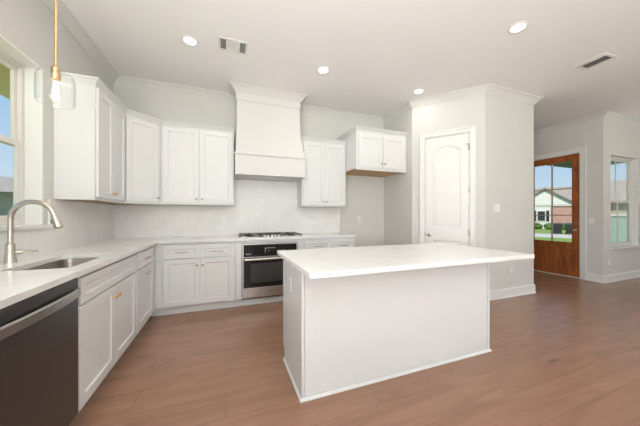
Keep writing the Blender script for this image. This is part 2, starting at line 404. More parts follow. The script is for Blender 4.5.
# ------------------------------------------------------------------ pantry door (diagonal wall)
def casing(mb, x0, x1, zt, cw, y=0.0):
    for (p, q) in ((x0 - cw, x0), (x1, x1 + cw)):
        mb.box(p, q, y - 0.014, y, 0, zt + cw)
    mb.box(x0, x1, y - 0.014, y, zt, zt + cw)
    # raised outer back-band
    mb.box(x0 - cw - 0.004, x0 - cw + 0.018, y - 0.024, y, 0, zt + cw + 0.004)
    mb.box(x1 + cw - 0.018, x1 + cw + 0.004, y - 0.024, y, 0, zt + cw + 0.004)
    mb.box(x0 - cw + 0.018, x1 + cw - 0.018, y - 0.024, y, zt + cw - 0.018, zt + cw + 0.004)
pd = hollow('door_1', (AX, AY, 0), DANG, 'white two-panel arch-top pantry door in the diagonal wall', 'door')
mb = MB(); casing(mb, PD0, PD1, PDH, 0.068)
mb.box(PD0, PD0 + 0.012, 0, 0.1, 0, PDH); mb.box(PD1 - 0.012, PD1, 0, 0.1, 0, PDH); mb.box(PD0 + 0.012, PD1 - 0.012, 0, 0.1, PDH - 0.012, PDH)
mb.build('door_casing', 'trim', pd, 0.003)
def outline(x0, x1, z0, z1, rise, n=12):
    pts = [(x0, z0), (x1, z0)]
    for i in range(n + 1):
        u = i / n; pts.append((x1 + (x0 - x1) * u, z1 + rise * (1 - (2 * u - 1) ** 2)))
    return pts
def moulded_door(x0, x1, z0, z1, panels, yf, t):
    """slab facing -y with recessed, re-raised panels (list of x0,x1,z0,z1,rise)"""
    import bmesh
    bm = bmesh.new()
    mb = MB()
    # back + sides
    mb.quad([(x0, yf + t, z0), (x0, yf + t, z1), (x1, yf + t, z1), (x1, yf + t, z0)])
    for (p, q) in (((x0, z0), (x1, z0)), ((x1, z0), (x1, z1)), ((x1, z1), (x0, z1)), ((x0, z1), (x0, z0))):
        mb.quad([(p[0], yf, p[1]), (q[0], yf, q[1]), (q[0], yf + t, q[1]), (p[0], yf + t, p[1])])
    # front field: stiles full height, and strips around each panel column
    pxa, pxb = panels[0][0], panels[0][1]
    mb.quad([(x0, yf, z0), (pxa, yf, z0), (pxa, yf, z1), (x0, yf, z1)]); mb.quad([(pxb, yf, z0), (x1, yf, z0), (x1, yf, z1), (pxb, yf, z1)])
    zc = z0
    ps = sorted(panels, key=lambda p: p[2])
    n = 12
    lo = [(pxa + (pxb - pxa) * i / n, z0) for i in range(n + 1)]
    for k, (a0, a1, c0, c1, rise) in enumerate(ps + [(pxa, pxb, z1, z1, 0)]):
        hi = [(a0 + (a1 - a0) * i / n, c0) for i in range(n + 1)]
        for i in range(n):
            mb.quad([(lo[i][0], yf, lo[i][1]), (lo[i + 1][0], yf, lo[i + 1][1]), (hi[i + 1][0], yf, hi[i + 1][1]), (hi[i][0], yf, hi[i][1])])
        lo = [(a0 + (a1 - a0) * i / n, c1 + rise * (1 - (2 * i / n - 1) ** 2)) for i in range(n + 1)]
    for (a0, a1, c0, c1, rise) in ps:
        rings = []
        for ins, y in ((0, yf), (0.010, yf + 0.010), (0.024, yf + 0.010), (0.040, yf + 0.002)):
            o = outline(a0 + ins, a1 - ins, c0 + ins, c1 - ins, rise)
            rings.append([(px, y, pz) for px, pz in o])
        mb.loft(rings, cap=False)
        mb.quad(rings[-1])
    return mb
X0, X1 = PD0 + 0.014, PD1 - 0.014
moulded_door(X0, X1, 0.012, PDH - 0.014, [(0.315, 0.688, 0.21, 0.83, 0.0), (0.315, 0.688, 1.035, 2.205, 0.07)], 0.012, 0.035).build('door_leaf', 'trim', pd, 0, True)
kb = MB().lathe([(0.030, 0.012), (0.030, 0.006), (0.012, 0.002), (0.011, -0.022), (0.020, -0.030), (0.027, -0.042), (0.026, -0.054), (0.014, -0.062)], (0.262, 0, 0.917), 'y', 20)
tag(kb.build('door_knob', 'pullm', pd, 0, True), 'round satin metal pantry door knob')
MB().box(PD0 + 0.002, PD0 + 0.012, -0.004, 0.02, 0.89, 0.945).build('strike_plate', 'pullm', pd)
for z in (2.217, 1.588, 0.96, 0.25):
    MB().lathe([(0.007, -0.045), (0.007, 0.045)], (PD1 - 0.008, 0.004, z), 'z', 10).box(PD1 - 0.028, PD1 - 0.008, 0.008, 0.014, z - 0.042, z + 0.042).build('hinge', 'pullm', pd)
MB().box(PD1 - 0.055, PD1 - 0.006, -0.014, 0.006, 2.262, 2.272).lathe([(0.006, -0.02), (0.006, 0.0)], (PD1 - 0.05, -0.006, 2.262), 'y', 8).build('door_stop', 'pullm', pd)

# ------------------------------------------------------------------ entry door
ed = hollow('door_2', (FX, ED0, 0), 90, 'reddish mahogany entry door with six glass lites', 'door')
# local: x along +Y world, outside is -y?  rot 90 maps local -y to +X ; so outside = local -y
W = ED1 - ED0
mb = MB(); cw = 0.085
mb.box(-cw, 0, 0, 0.016, 0, EDH + cw).box(W, W + cw, 0, 0.016, 0, EDH + cw).box(0, W, 0, 0.016, EDH, EDH + cw)
mb.box(-cw - 0.004, -cw + 0.016, 0, 0.024, 0, EDH + cw + 0.004).box(-cw + 0.016, W + cw, 0, 0.024, EDH + cw - 0.016, EDH + cw + 0.004)
mb.build('door_casing', 'trim', ed, 0.003)
jb = MB().box(0, 0.012, -0.14, 0, 0, EDH).box(W - 0.012, W, -0.14, 0, 0, EDH).box(0.012, W - 0.012, -0.14, 0, EDH - 0.012, EDH)
jb.build('door_jamb', 'trim', ed)
MB().box(0.012, W - 0.012, -0.15, 0.006, 0, 0.016).build('threshold', 'conc', ed)
d0, d1 = 0.015, W - 0.015; gz0, gz1 = 0.687, 2.288; st = 0.118; yd0, yd1 = -0.055, -0.010
fr = MB().box(d0, d0 + st, yd0, yd1, 0.018, EDH - 0.015).box(d1 - st, d1, yd0, yd1, 0.018, EDH - 0.015)
fr.box(d0 + st, d1 - st, yd0, yd1, gz1, EDH - 0.015).box(d0 + st, d1 - st, yd0, yd1, 0.018, 0.16).box(d0 + st, d1 - st, yd0, yd1, 0.56, gz0)
leaf = fr.build('door_leaf', 'mahog', ed, 0.004)
pn = MB(); pn.box(d0 + st, d1 - st, yd0 + 0.012, yd1 - 0.014, 0.16, 0.56)
pn.box(d0 + st + 0.05, d1 - st - 0.05, yd0 + 0.006, yd1 - 0.006, 0.21, 0.51)
pn.build('raised_panel', 'mahog', leaf, 0.008)
gx0, gx1 = d0 + st, d1 - st
MB().box(gx0, gx1, -0.036, -0.030, gz0, gz1).build('glass_pane', 'pane', leaf)
mu = MB(); xm = (gx0 + gx1) / 2
mu.box(xm - 0.010, xm + 0.010, yd0 + 0.010, yd1 - 0.008, gz0, gz1)
for z in (gz0 + (gz1 - gz0) / 3, gz0 + (gz1 - gz0) * 2 / 3):
    mu.box(gx0, xm - 0.010, yd0 + 0.010, yd1 - 0.008, z - 0.010, z + 0.010); mu.box(xm + 0.010, gx1, yd0 + 0.010, yd1 - 0.008, z - 0.010, z + 0.010)
mu.build('muntin', mat('muntin_wood', (0.42, 0.30, 0.20), 0.4, noise=0.1), leaf, 0.003)
lk = MB().lathe([(0.030, -0.010), (0.030, -0.002), (0.024, 0.012), (0.010, 0.016)], (d0 + 0.062, 0, 1.065), 'y', 18)
tag(lk.build('deadbolt', 'steel', leaf, 0, True), 'round satin steel deadbolt')
lv = MB().lathe([(0.030, -0.010), (0.030, 0.0), (0.012, 0.004), (0.011, 0.045)], (d0 + 0.062, 0, 0.925), 'y', 18)
lv.tube([(d0 + 0.062, 0.045, 0.925), (d0 + 0.10, 0.047, 0.927), (d0 + 0.18, 0.040, 0.922)], [0.012, 0.010, 0.008])
tag(lv.build('door_lever', 'steel', leaf, 0, True), 'satin steel lever handle')

# ------------------------------------------------------------------ cabinets
def knob(parent, x, z, m='pullm', y=-0.02, square=False):
    mb = MB().lathe([(0.009, 0.0), (0.006, -0.004), (0.006, -0.014), (0.014, -0.019), (0.0145, -0.026), (0.009, -0.029)], (x, y, z), 'y', 14)
    return mb.build('knob', m, parent, 0, True)
def bar_pull(parent, x, z, L=0.13, m='pullm', y=-0.02):
    mb = MB().tube([(x - L / 2, y - 0.030, z), (x + L / 2, y - 0.030, z)], 0.0055, 10)
    for s in (-1, 1): mb.tube([(x + s * L * 0.38, y, z), (x + s * L * 0.38, y - 0.030, z)], 0.0045, 8)
    return mb.build('bar_pull', m, parent, 0, True)
def front(name, parent, x0, x1, z0, z1, fr=0.058, t=0.02):
    return MB().shaker(x0, x1, z0, z1, 0.0, t, fr).build(name, 'cab', parent, 0.0015)
CT = 0.884
def base_shell(r, w, depth=0.575, toe=True, hollow_top=False, toe_left=0.0):
    x0, x1 = 0, w
    c = MB()
    if hollow_top: c.box(x0, x1, 0, 0.018, 0.10, CT).box(x0, x0 + 0.018, 0.018, depth, 0.10, CT).box(x1 - 0.018, x1, 0.018, depth, 0.10, CT).box(x0 + 0.018, x1 - 0.018, depth - 0.012, depth, 0.10, CT).box(x0 + 0.018, x1 - 0.018, 0.018, depth - 0.012, 0.10, 0.118)
    else: c.box(x0, x1, 0, depth, 0.10, CT)
    c.build('cabinet_body', 'cab', r, 0.0015)
    if toe: MB().box(x0 - toe_left, x1, 0.055, depth, 0, 0.10).build('toe_kick', 'cab', r)
G = 0.002
# back wall, left of oven: two drawers over two doors
bx0, bx1 = -0.7945, 0.118
r = thing('base_cabinet', 'white two-drawer two-door base cabinet left of the wall oven', 'cabinet', (bx0, 3.485, 0))
base_shell(r, bx1 - bx0, toe_left=0.053)
f0, f1 = -0.700 - bx0, 0.094 - bx0; fm = (f0 + f1) / 2
for (p, q) in ((f0, fm - G), (fm + G, f1)):
    d = front('drawer', r, p, q, 0.694, 0.848, 0.045); bar_pull(d, (p + q) / 2, 0.768, 0.14)
dL = front('door', r, f0, fm - G, 0.115, 0.682); knob(dL, fm - G - 0.03, 0.60)
dR = front('door', r, fm + G, f1, 0.115, 0.682); knob(dR, fm + G + 0.03, 0.60)
# back wall, right of oven
r = thing('base_cabinet', 'white drawer base cabinet right of the wall oven, mostly behind the island', 'cabinet', (1.04, 3.485, 0))
base_shell(r, 0.845)
f0, f1 = 0.02, 0.835; fm = (f0 + f1) / 2
for (p, q) in ((f0, fm - G), (fm + G, f1)):
    d = front('drawer', r, p, q, 0.694, 0.848, 0.045); bar_pull(d, (p + q) / 2, 0.768, 0.14)
dL = front('door', r, f0, fm - G, 0.115, 0.682); knob(dL, fm - G - 0.03, 0.60)
dR = front('door', r, fm + G, f1, 0.115, 0.682); knob(dR, fm + G + 0.03, 0.60)
# oven cabinet
r = thing('oven_cabinet', 'white cabinet surround built around the stainless wall oven', 'cabinet', (0.12, 3.485, 0))
MB().box(0, 0.075, -0.004, 0.575, 0.10, CT).box(0.843, 0.918, -0.004, 0.575, 0.10, CT).box(0.075, 0.843, -0.004, 0.575, 0.846, CT).box(0.075, 0.843, 0.55, 0.575, 0.10, 0.846).build('cabinet_body', 'cab', r, 0.0015)
MB().box(0, 0.918, 0.055, 0.575, 0, 0.10).build('toe_kick', 'cab', r)
# left run: sink base + narrow drawer base, fronts face +X
r = thing('base_cabinet', 'white sink base cabinet with false front and brass knobs beside the dishwasher', 'cabinet', (-0.795, 1.80, 0), 90)
base_shell(r, 0.985, hollow_top=True)
front('false_front', r, 0.03, 0.970, 0.706, 0.858, 0.05)
dL = front('door', r, 0.015, 0.497, 0.115, 0.694); dR = front('door', r, 0.501, 0.970, 0.115, 0.694)
for d, x in ((dL, 0.473), (dR, 0.530)):
    tag(knob(d, x, 0.615, 'brass'), 'brass knob')
r = thing('base_cabinet', 'narrow white base cabinet with one drawer over one door in the corner', 'cabinet', (-0.795, 2.787, 0), 90)
base_shell(r, 0.698)
d = front('drawer', r, 0.012, 0.575, 0.706, 0.858, 0.045); bar_pull(d, 0.295, 0.778, 0.13)
d = front('door', r, 0.012, 0.575, 0.115, 0.694, 0.07); bar_pull(d, 0.31, 0.618, 0.11)
# run continues past the frame's left edge
r = thing('base_cabinet', 'white base cabinet left of the dishwasher at the photo edge', 'cabinet', (-0.795, 0.58, 0), 90)
base_shell(r, 0.61)
front('drawer', r, 0.012, 0.6, 0.706, 0.858, 0.045); front('door', r, 0.012, 0.6, 0.115, 0.694)

# upper cabinets
UZ0, UZ1 = 1.372, 2.405
CC = [(0, 0), (0.006, 0), (0.012, 0.012), (0.030, 0.036), (0.045, 0.044), (0.045, 0.056), (0, 0.056)]
def upper_shell(r, w, depth, z0, z1, crown=None, side=False):
    MB().box(0, w, 0, depth, z0 + 0.012, z1).build('cabinet_body', 'cab', r, 0.0015)
    lr = MB().box(0, w, 0.0, 0.022, z0 - 0.014, z0 + 0.012)
    if side: lr.box(0, 0.018, 0.022, depth, z0 - 0.014, z0 + 0.012)
    lr.build('light_rail', 'cab', r, 0.002)
    MB().box(0.019, w - 0.001, 0.023, depth, z0, z0 + 0.0119).build('cabinet_bottom', 'ply', r)
    if crown: MB().sweep(crown, [(o, z + z1 - 0.01) for o, z in CC]).build('crown', 'cab', r, 0.001)
# left wall upper (fronts face +X)
r = thing('upper_cabinet', 'white two-door upper cabinet on the sink wall beside the pendant', 'cabinet', (-1.110, 2.84, 0), 90)
upper_shell(r, 0.685, 0.285, UZ0, UZ1, [(0, 0.285), (0, 0), (0.685, 0)], True)
dL = front('door', r, 0.022, 0.345, UZ0 + 0.012, UZ1 - 0.02); dR = front('door', r, 0.349, 0.672, UZ0 + 0.012, UZ1 - 0.02)
tag(knob(dL, 0.318, UZ0 + 0.068, 'brass'), 'brass knob'); tag(knob(dR, 0.376, UZ0 + 0.068, 'brass'), 'brass knob')
# diagonal corner upper: pentagon body
P0 = (-1.110, 3.527); P1 = (-0.806, 3.810)
ang = math.degrees(math.atan2(P1[1] - P0[1], P1[0] - P0[0])); dw = math.hypot(P1[0] - P0[0], P1[1] - P0[1])
r = thing('upper_cabinet', 'white single-door diagonal upper cabinet in the kitchen corner', 'cabinet', (P0[0], P0[1], 0), ang)
ca, sa = math.cos(-R(ang)), math.sin(-R(ang))
def loc2(p): x, y = p[0] - P0[0], p[1] - P0[1]; return (x * ca - y * sa, x * sa + y * ca)
pent = [loc2(p) for p in (P0, P1, (-0.806, YB - 0.005), (XL + 0.005, YB - 0.005), (XL + 0.005, 3.527))]
MB().loft([[(x, y, UZ0 + 0.012) for x, y in pent], [(x, y, UZ1) for x, y in pent]]).build('cabinet_body', 'cab', r, 0.0015)
MB().loft([[(x, y, UZ0) for x, y in pent], [(x, y, UZ0 + 0.012) for x, y in pent]]).build('cabinet_bottom', 'ply', r)
MB().box(0, dw, -0.002, 0.018, UZ0 - 0.014, UZ0 + 0.012).build('light_rail', 'cab', r, 0.002)
MB().sweep([(0, 0), (dw, 0)], [(o, z + UZ1 - 0.01) for o, z in CC]).build('crown', 'cab', r, 0.001)
d = front('door', r, 0.018, dw - 0.018, UZ0 + 0.012, UZ1 - 0.02); knob(d, dw - 0.047, UZ0 + 0.068)
r.rotation_euler = (0, 0, 0)
for c in r.children_recursive: c.data.transform(Matrix.Rotation(R(ang), 4, 'Z'))
# back left upper
r = thing('upper_cabinet', 'white two-door upper cabinet left of the range hood', 'cabinet', (-0.804, 3.81, 0))
upper_shell(r, 0.910, 0.265, UZ0, UZ1, [(0, 0), (0.910, 0)])
dL = front('door', r, 0.035, 0.458, UZ0 + 0.012, UZ1 - 0.02); dR = front('door', r, 0.470, 0.893, UZ0 + 0.012, UZ1 - 0.02)
knob(dL, 0.430, UZ0 + 0.068); knob(dR, 0.498, UZ0 + 0.068)
# right of hood
r = thing('upper_cabinet', 'white two-door upper cabinet right of the range hood', 'cabinet', (1.12, 3.81, 0))
upper_shell(r, 0.765, 0.265, UZ0, UZ1, [(0, 0.265), (0, 0), (0.765, 0)], True)
dL = front('door', r, 0.020, 0.381, UZ0 + 0.012, UZ1 - 0.02); dR = front('door', r, 0.384, 0.745, UZ0 + 0.012, UZ1 - 0.02)
knob(dL, 0.353, UZ0 + 0.068); knob(dR, 0.412, UZ0 + 0.068)
# refrigerator cabinet
r = thing('upper_cabinet', 'short deep white cabinet with bare wood underside above the refrigerator space', 'cabinet', (1.888, 3.44, 0))
fw = AX - 1.888 - 0.004
upper_shell(r, fw, 0.635, 1.945, 2.54, [(0, 0.635), (0, 0), (fw, 0)], False)
dL = front('door', r, 0.030, fw / 2 - 0.004, 1.972, 2.485); dR = front('door', r, fw / 2 + 0.004, fw - 0.03, 1.972, 2.485)
knob(dL, fw / 2 - 0.034, 2.04); knob(dR, fw / 2 + 0.034, 2.04)

# ------------------------------------------------------------------ range hood
r = thing('range_hood', 'white flared wood range hood rising to the ceiling above the cooktop', 'range hood', (0, 0, 0))
MB().box(0.112, 1.118, 3.600, YB - 0.005, 1.782, 1.800).box(0.118, 1.112, 3.612, YB - 0.005, 1.800, 2.068).build('hood_band', 'hood', r, 0.002)
MB().sweep([(0.112, YB - 0.3), (0.112, 3.600), (1.118, 3.600), (1.118, YB - 0.3)], [(-0.01, 2.060), (0.004, 2.060), (0.006, 2.072), (0.0, 2.085), (-0.01, 2.085)]).build('trim_ledge', 'hood', r)
rings = []
for i in range(13):
    u = i / 12; q = 1 - (1 - u) ** 2.2; z = 2.07 + u * (2.87 - 2.07)
    xa = 0.124 + (HX0 + 0.012 - 0.124) * q; xb = 1.106 + (HX1 - 0.012 - 1.106) * q; yf = 3.612 + (HYF + 0.012 - 3.612) * q
    rings.append([(xa, YB - 0.005, z), (xa, yf, z), (xb, yf, z), (xb, YB - 0.005, z)])
MB().loft(rings).build('hood_canopy', 'hood', r, 0, True)
MB().box(HX0, HX1, HYF, YB - 0.005, 2.855, H - 0.002).build('hood_frieze', 'hood', r, 0.002)
MB().sweep([(HX0, YB - 0.16), (HX0, HYF), (HX1, HYF), (HX1, YB - 0.16)], [(o, z - 0.001) for o, z in CR]).build('crown', 'hood', r)
MB().box(0.35, 0.88, 3.76, 3.98, 1.777, 1.783).build('hood_insert', 'steel', r, 0.003)

# ------------------------------------------------------------------ countertops and backsplash
SX0, SX1, SY0, SY1 = -1.165, -0.850, 1.875, 2.50
CTOP = 0.914
def ring_slab(outer, hole, z0, z1):
    """L-shaped slab with a rounded rectangular hole: built from a grid of quads"""
    return None
ctr = MB()
xf = -0.752; yfb = 3.440
n = 6; hole = []
rc = 0.05
for (cx, cy, a0) in ((SX1 - rc, SY0 + rc, -90), (SX1 - rc, SY1 - rc, 0), (SX0 + rc, SY1 - rc, 90), (SX0 + rc, SY0 + rc, 180)):
    for i in range(n + 1):
        a = R(a0 + 90 * i / n); hole.append((cx + rc * math.cos(a), cy + rc * math.sin(a)))
oy0, oy1, ox0, ox1 = SY0 - 0.15, SY1 + 0.15, XL + 0.002, xf
outer = []
for k, (cx, cy) in enumerate(((ox1, oy0), (ox1, oy1), (ox0, oy1), (ox0, oy0))):
    for i in range(n + 1): outer.append((cx, cy))
N = len(hole)
def hole_piece(mb, z0, z1):
    for i in range(N):
        j = (i + 1) % N
        for z in (z1, z0):
            pts = [(*outer[i], z), (*outer[j], z), (*hole[j], z), (*hole[i], z)]
            if outer[i] == outer[j]: pts = [pts[0], pts[2], pts[3]]
            mb.quad(pts)
        mb.quad([(*hole[i], z0), (*hole[j], z0), (*hole[j], z1), (*hole[i], z1)])
        if outer[i] != outer[j] and abs(outer[i][0] - outer[j][0]) < 1e-6: mb.quad([(*outer[i], z0), (*outer[j], z0), (*outer[j], z1), (*outer[i], z1)])
hole_piece(ctr, CT, CTOP)
def slabpoly(mb, pts, z0, z1):
    mb.quad([(x, y, z1) for x, y in pts]); mb.quad([(x, y, z0) for x, y in reversed(pts)])
slabpoly(ctr, [(ox0, 0.57), (xf, 0.57), (xf, oy0), (ox0, oy0)], CT, CTOP)
slabpoly(ctr, [(ox0, oy1), (xf, oy1), (xf, yfb), (1.90, yfb), (1.90, YB - 0.002), (ox0, YB - 0.002)], CT, CTOP)
per = [(ox0, oy0), (ox0, 0.57), (xf, 0.57), (xf, oy0)]
for p, q in zip(per[:-1], per[1:]): ctr.quad([(*p, CT), (*q, CT), (*q, CTOP), (*p, CTOP)])
per = [(xf, oy1), (xf, yfb), (1.90, yfb), (1.90, YB - 0.002), (ox0, YB - 0.002), (ox0, oy1)]
for p, q in zip(per[:-1], per[1:]): ctr.quad([(*p, CT), (*q, CT), (*q, CTOP), (*p, CTOP)])
import bmesh
co = ctr.build('countertop', 'quartz')
bm = bmesh.new(); bm.from_mesh(co.data); bmesh.ops.remove_doubles(bm, verts=bm.verts, dist=1e-5); bmesh.ops.recalc_face_normals(bm, faces=bm.faces); bm.to_mesh(co.data); bm.free()
tag(co, 'L-shaped white quartz countertop along the sink and cooktop walls', 'countertop')
tag(MB().box(XL + 0.001, XL + 0.014, 0.57, WY0 - 0.06, CTOP, UZ0 - 0.016).box(XL + 0.001, XL + 0.014, WY0 - 0.06, WY1 + 0.06, CTOP, WZ0 - 0.026).box(XL + 0.001, XL + 0.014, WY1 + 0.06, YB - 0.001, CTOP, UZ0 - 0.016).build('backsplash', 'splash'),
    'white quartz slab backsplash under the sink window', 'backsplash')
tag(MB().box(XL + 0.014, 0.112, YB - 0.014, YB - 0.001, CTOP, UZ0 - 0.016).box(0.112, 1.118, YB - 0.014, YB - 0.001, CTOP, 1.762).box(1.118, 1.905, YB - 0.014, YB - 0.001, CTOP, UZ0 - 0.016).build('backsplash', 'splash', None, 0.001),
    'white quartz slab backsplash behind the cooktop', 'backsplash')

# ------------------------------------------------------------------ sink and faucet
r = thing('kitchen_sink', 'stainless undermount sink bowl set in the counter below the window', 'sink', ((SX0 + SX1) / 2, (SY0 + SY1) / 2, 0.69))
def rrect(hx, hy, rc, z, n=6):
    o = []
    for (sx, sy, a0) in ((1, -1, -90), (1, 1, 0), (-1, 1, 90), (-1, -1, 180)):
        for i in range(n + 1):
            a = R(a0 + 90 * i / n); o.append((sx * (hx - rc) + rc * math.cos(a), sy * (hy - rc) + rc * math.sin(a), z))
    return o
hx, hy = (SX1 - SX0) / 2, (SY1 - SY0) / 2
top = CT - 0.69 - 0.004
rings = [rrect(hx + 0.02, hy + 0.02, 0.06, top), rrect(hx - 0.001, hy - 0.001, 0.05, top), rrect(hx - 0.004, hy - 0.004, 0.05, top - 0.02), rrect(hx - 0.012, hy - 0.012, 0.05, 0.035),
         rrect(hx - 0.03, hy - 0.03, 0.045, 0.012), rrect(hx - 0.06, hy - 0.06, 0.03, 0.006), rrect(0.05, 0.05, 0.045, 0.0)]
mb = MB().loft(rings, cap=False); mb.quad(rings[-1])
o = mb.build('basin', 'basin', r, 0, True)
sm = o.modifiers.new('wall', 'SOLIDIFY'); sm.thickness = 0.0015; sm.offset = 1
MB().lathe([(0.042, 0.002), (0.042, 0.005), (0.034, 0.005), (0.032, 0.003), (0.012, 0.003)], (0, 0, 0), 'z', 20).build('drain', 'steel', r, 0, True)

fx, fy = -1.300, 2.215
r = thing('faucet', 'brushed nickel gooseneck pull-down faucet behind the sink', 'faucet', (fx, fy, CTOP))
MB().lathe([(0.032, 0), (0.032, 0.006), (0.029, 0.012), (0.025, 0.05), (0.0225, 0.085), (0.0225, 0.118), (0.019, 0.122), (0.0165, 0.124)], (0, 0, 0), 'z', 24).build('faucet_body', 'nickel', r, 0, True)
pts = [(0, 0, 0.118), (0, 0, 0.20), (0, 0, 0.275)]
ra = 0.118
for i in range(1, 15):
    a = math.pi * i / 14 * 0.93; pts.append((ra - ra * math.cos(a), -0.035 * i / 14, 0.275 + ra * math.sin(a)))
MB().tube(pts, 0.0150, 16).build('spout', 'nickel', r, 0, True)
p1 = Vector(pts[-1]); dv = (Vector(pts[-1]) - Vector(pts[-2])).normalized()
q = [p1 - dv * 0.004, p1 + dv * 0.006, p1 + dv * 0.045, p1 + dv * 0.082, p1 + dv * 0.086]
MB().tube([tuple(x) for x in q], [0.0155, 0.018, 0.021, 0.0255, 0.022], 18).build('spray_head', 'nickel', r, 0, True)
MB().tube([tuple(p1 + dv * 0.03 + Vector((-0.022, 0, 0))), tuple(p1 + dv * 0.055 + Vector((-0.024, 0, 0)))], 0.005, 8).build('spray_button', 'black', r)
hd = MB().tube([(0.015, 0.01, 0.062), (0.040, 0.025, 0.064)], [0.0155, 0.015], 14)
hd.tube([(0.038, 0.024, 0.064), (0.06, 0.030, 0.066), (0.125, 0.020, 0.066)], [0.008, 0.0055, 0.0045], 10)
hd.build('faucet_lever', 'nickel', r, 0, True)

# ------------------------------------------------------------------ dishwasher
r = thing('dishwasher', 'dark stainless dishwasher with a wide bar handle under the counter', 'dishwasher', (-0.795, 1.195, 0), 90)
DW = 0.600
MB().box(0, DW, 0.03, 0.57, 0.10, 0.872).build('tub', 'black', r)
MB().box(0, DW, 0.05, 0.09, 0, 0.11).build('toe_kick', 'black', r)
d = MB().box(0.003, DW - 0.003, -0.022, 0.03, 0.108, 0.796).build('door', 'dsteel', r, 0.004)
MB().box(0.003, DW - 0.003, -0.020, 0.03, 0.800, 0.872).build('control_strip', 'dsteel', r, 0.003)
hh = MB(); rr_ = []
for i in range(13):
    u = i / 12; x = 0.006 + u * (DW - 0.012); yy = -0.026 - 0.020 * (1 - abs(2 * u - 1) ** 3)
    rr_.append([(x, yy, 0.766), (x, yy - 0.006, 0.772), (x, yy - 0.006, 0.808), (x, yy, 0.815), (x, yy + 0.010, 0.812), (x, yy + 0.010, 0.770)])
hh.loft(rr_)
tag(hh.build('handle', 'hsteel', d, 0, True), 'lighter brushed steel bar handle')

# ------------------------------------------------------------------ oven
OX0 = 0.1975
r = thing('wall_oven', 'stainless wall oven with black glass door under the cooktop', 'oven', (OX0, 3.485, 0))
OW = 0.763
MB().box(0.004, OW - 0.004, 0.002, 0.53, 0.108, 0.84).build('oven_body', 'black', r)
MB().box(0.0, 0.022, -0.022, 0.0, 0.250, 0.842).box(OW - 0.022, OW, -0.022, 0.0, 0.250, 0.842).box(0.022, OW - 0.022, -0.022, 0, 0.822, 0.842).box(0.022, OW - 0.022, -0.02, 0, 0.650, 0.662).build('oven_frame', 'steel', r, 0.002)
cp = MB().box(0.023, OW - 0.023, -0.024, 0, 0.664, 0.821).build('control_panel', 'bglass', r, 0.002)
for x in (0.05, 0.068, 0.086, 0.104): MB().box(x, x + 0.010, -0.0252, -0.0238, 0.695, 0.707).build('button_print', 'mark', cp)
MB().box(0.30, 0.44, -0.0252, -0.0238, 0.772, 0.776).box(0.30, 0.304, -0.0252, -0.0238, 0.715, 0.772).build('display_outline', 'mark', cp)
for x in (0.34, 0.47, 0.50, 0.53, 0.56): MB().box(x, x + 0.014, -0.0252, -0.0238, 0.735, 0.741).build('button_print', 'mark', cp)
dr = MB().box(0.023, OW - 0.023, -0.034, 0, 0.252, 0.648).build('oven_door', 'bglass', r, 0.003)
MB().box(0.11, OW - 0.11, -0.0352, -0.033, 0.315, 0.575).build('door_window', mat('oven_window', (0.05, 0.048, 0.046), 0.12, noise=0.05), dr)
hb = MB().tube([(0.03, -0.078, 0.635), (OW - 0.03, -0.078, 0.635)], 0.017, 14)
for x in (0.06, OW - 0.06): hb.tube([(x, -0.03, 0.635), (x, -0.078, 0.635)], 0.010, 10)
tag(hb.build('handle', 'steel', dr, 0, True), 'stainless bar handle')
lp = MB().box(0.0, OW, -0.030, 0, 0.118, 0.248).build('lower_panel', 'steel', r, 0.003)
MB().lathe([(0.020, 0), (0.020, -0.003), (0.016, -0.0035), (0.015, -0.0025), (0.004, -0.0025)], (OW / 2 - 0.02, -0.030, 0.185), 'y', 24).build('badge', 'hsteel', lp)
MB().box(0.0, OW, -0.012, 0, 0.102, 0.116).build('vent_slot', 'black', r)

# ------------------------------------------------------------------ cooktop
cx0, cx1, cy0, cy1 = 0.157, 1.070, 3.525, 4.035
r = thing('gas_cooktop', 'stainless gas cooktop with black grates on the back counter', 'cooktop', ((cx0 + cx1) / 2, (cy0 + cy1) / 2, CTOP))
hw, hd_ = (cx1 - cx0) / 2, (cy1 - cy0) / 2
MB().box(-hw, hw, -hd_, hd_, 0.0, 0.008).build('tray', 'steel', r, 0.003)
third = 2 * (hw - 0.02) / 3
for k in range(3):
    xa = -hw + 0.02 + k * third + 0.006; xb = xa + third - 0.012
    ya, yb_ = (-hd_ + 0.02, hd_ - 0.02) if k != 1 else (-hd_ + 0.13, hd_ - 0.02)
    g = MB(); z0, z1 = 0.024, 0.034
    g.box(xa, xb, ya, ya + 0.012, z0, z1).box(xa, xb, yb_ - 0.012, yb_, z0, z1).box(xa, xa + 0.012, ya + 0.012, yb_ - 0.012, z0, z1).box(xb - 0.012, xb, ya + 0.012, yb_ - 0.012, z0, z1)
    ym = (ya + yb_) / 2; xm = (xa + xb) / 2
    g.box(xa + 0.012, xb - 0.012, ym - 0.006, ym + 0.006, z0, z1)
    for yy0, yy1 in ((ya + 0.012, ya + 0.09), (ym - 0.09, ym - 0.006), (ym + 0.006, ym + 0.09), (yb_ - 0.09, yb_ - 0.012)): g.box(xm - 0.005, xm + 0.005, yy0, yy1, z0, z1 + 0.002)
    for xx in (xa, xb - 0.014):
        for yy in (ya, yb_ - 0.014): g.box(xx, xx + 0.014, yy, yy + 0.014, 0.008, z0)
    g.build('grate', 'black', r, 0.001)
for (x, y, s) in ((-0.30, 0.12, 0.045), (-0.30, -0.12, 0.038), (0, 0.06, 0.055), (0.30, 0.12, 0.038), (0.30, -0.12, 0.045)):
    MB().lathe([(s + 0.012, 0.008), (s + 0.008, 0.014), (s, 0.016), (s, 0.020), (s - 0.006, 0.022)], (x, y, 0), 'z', 20).build('burner', 'black', r, 0, True)
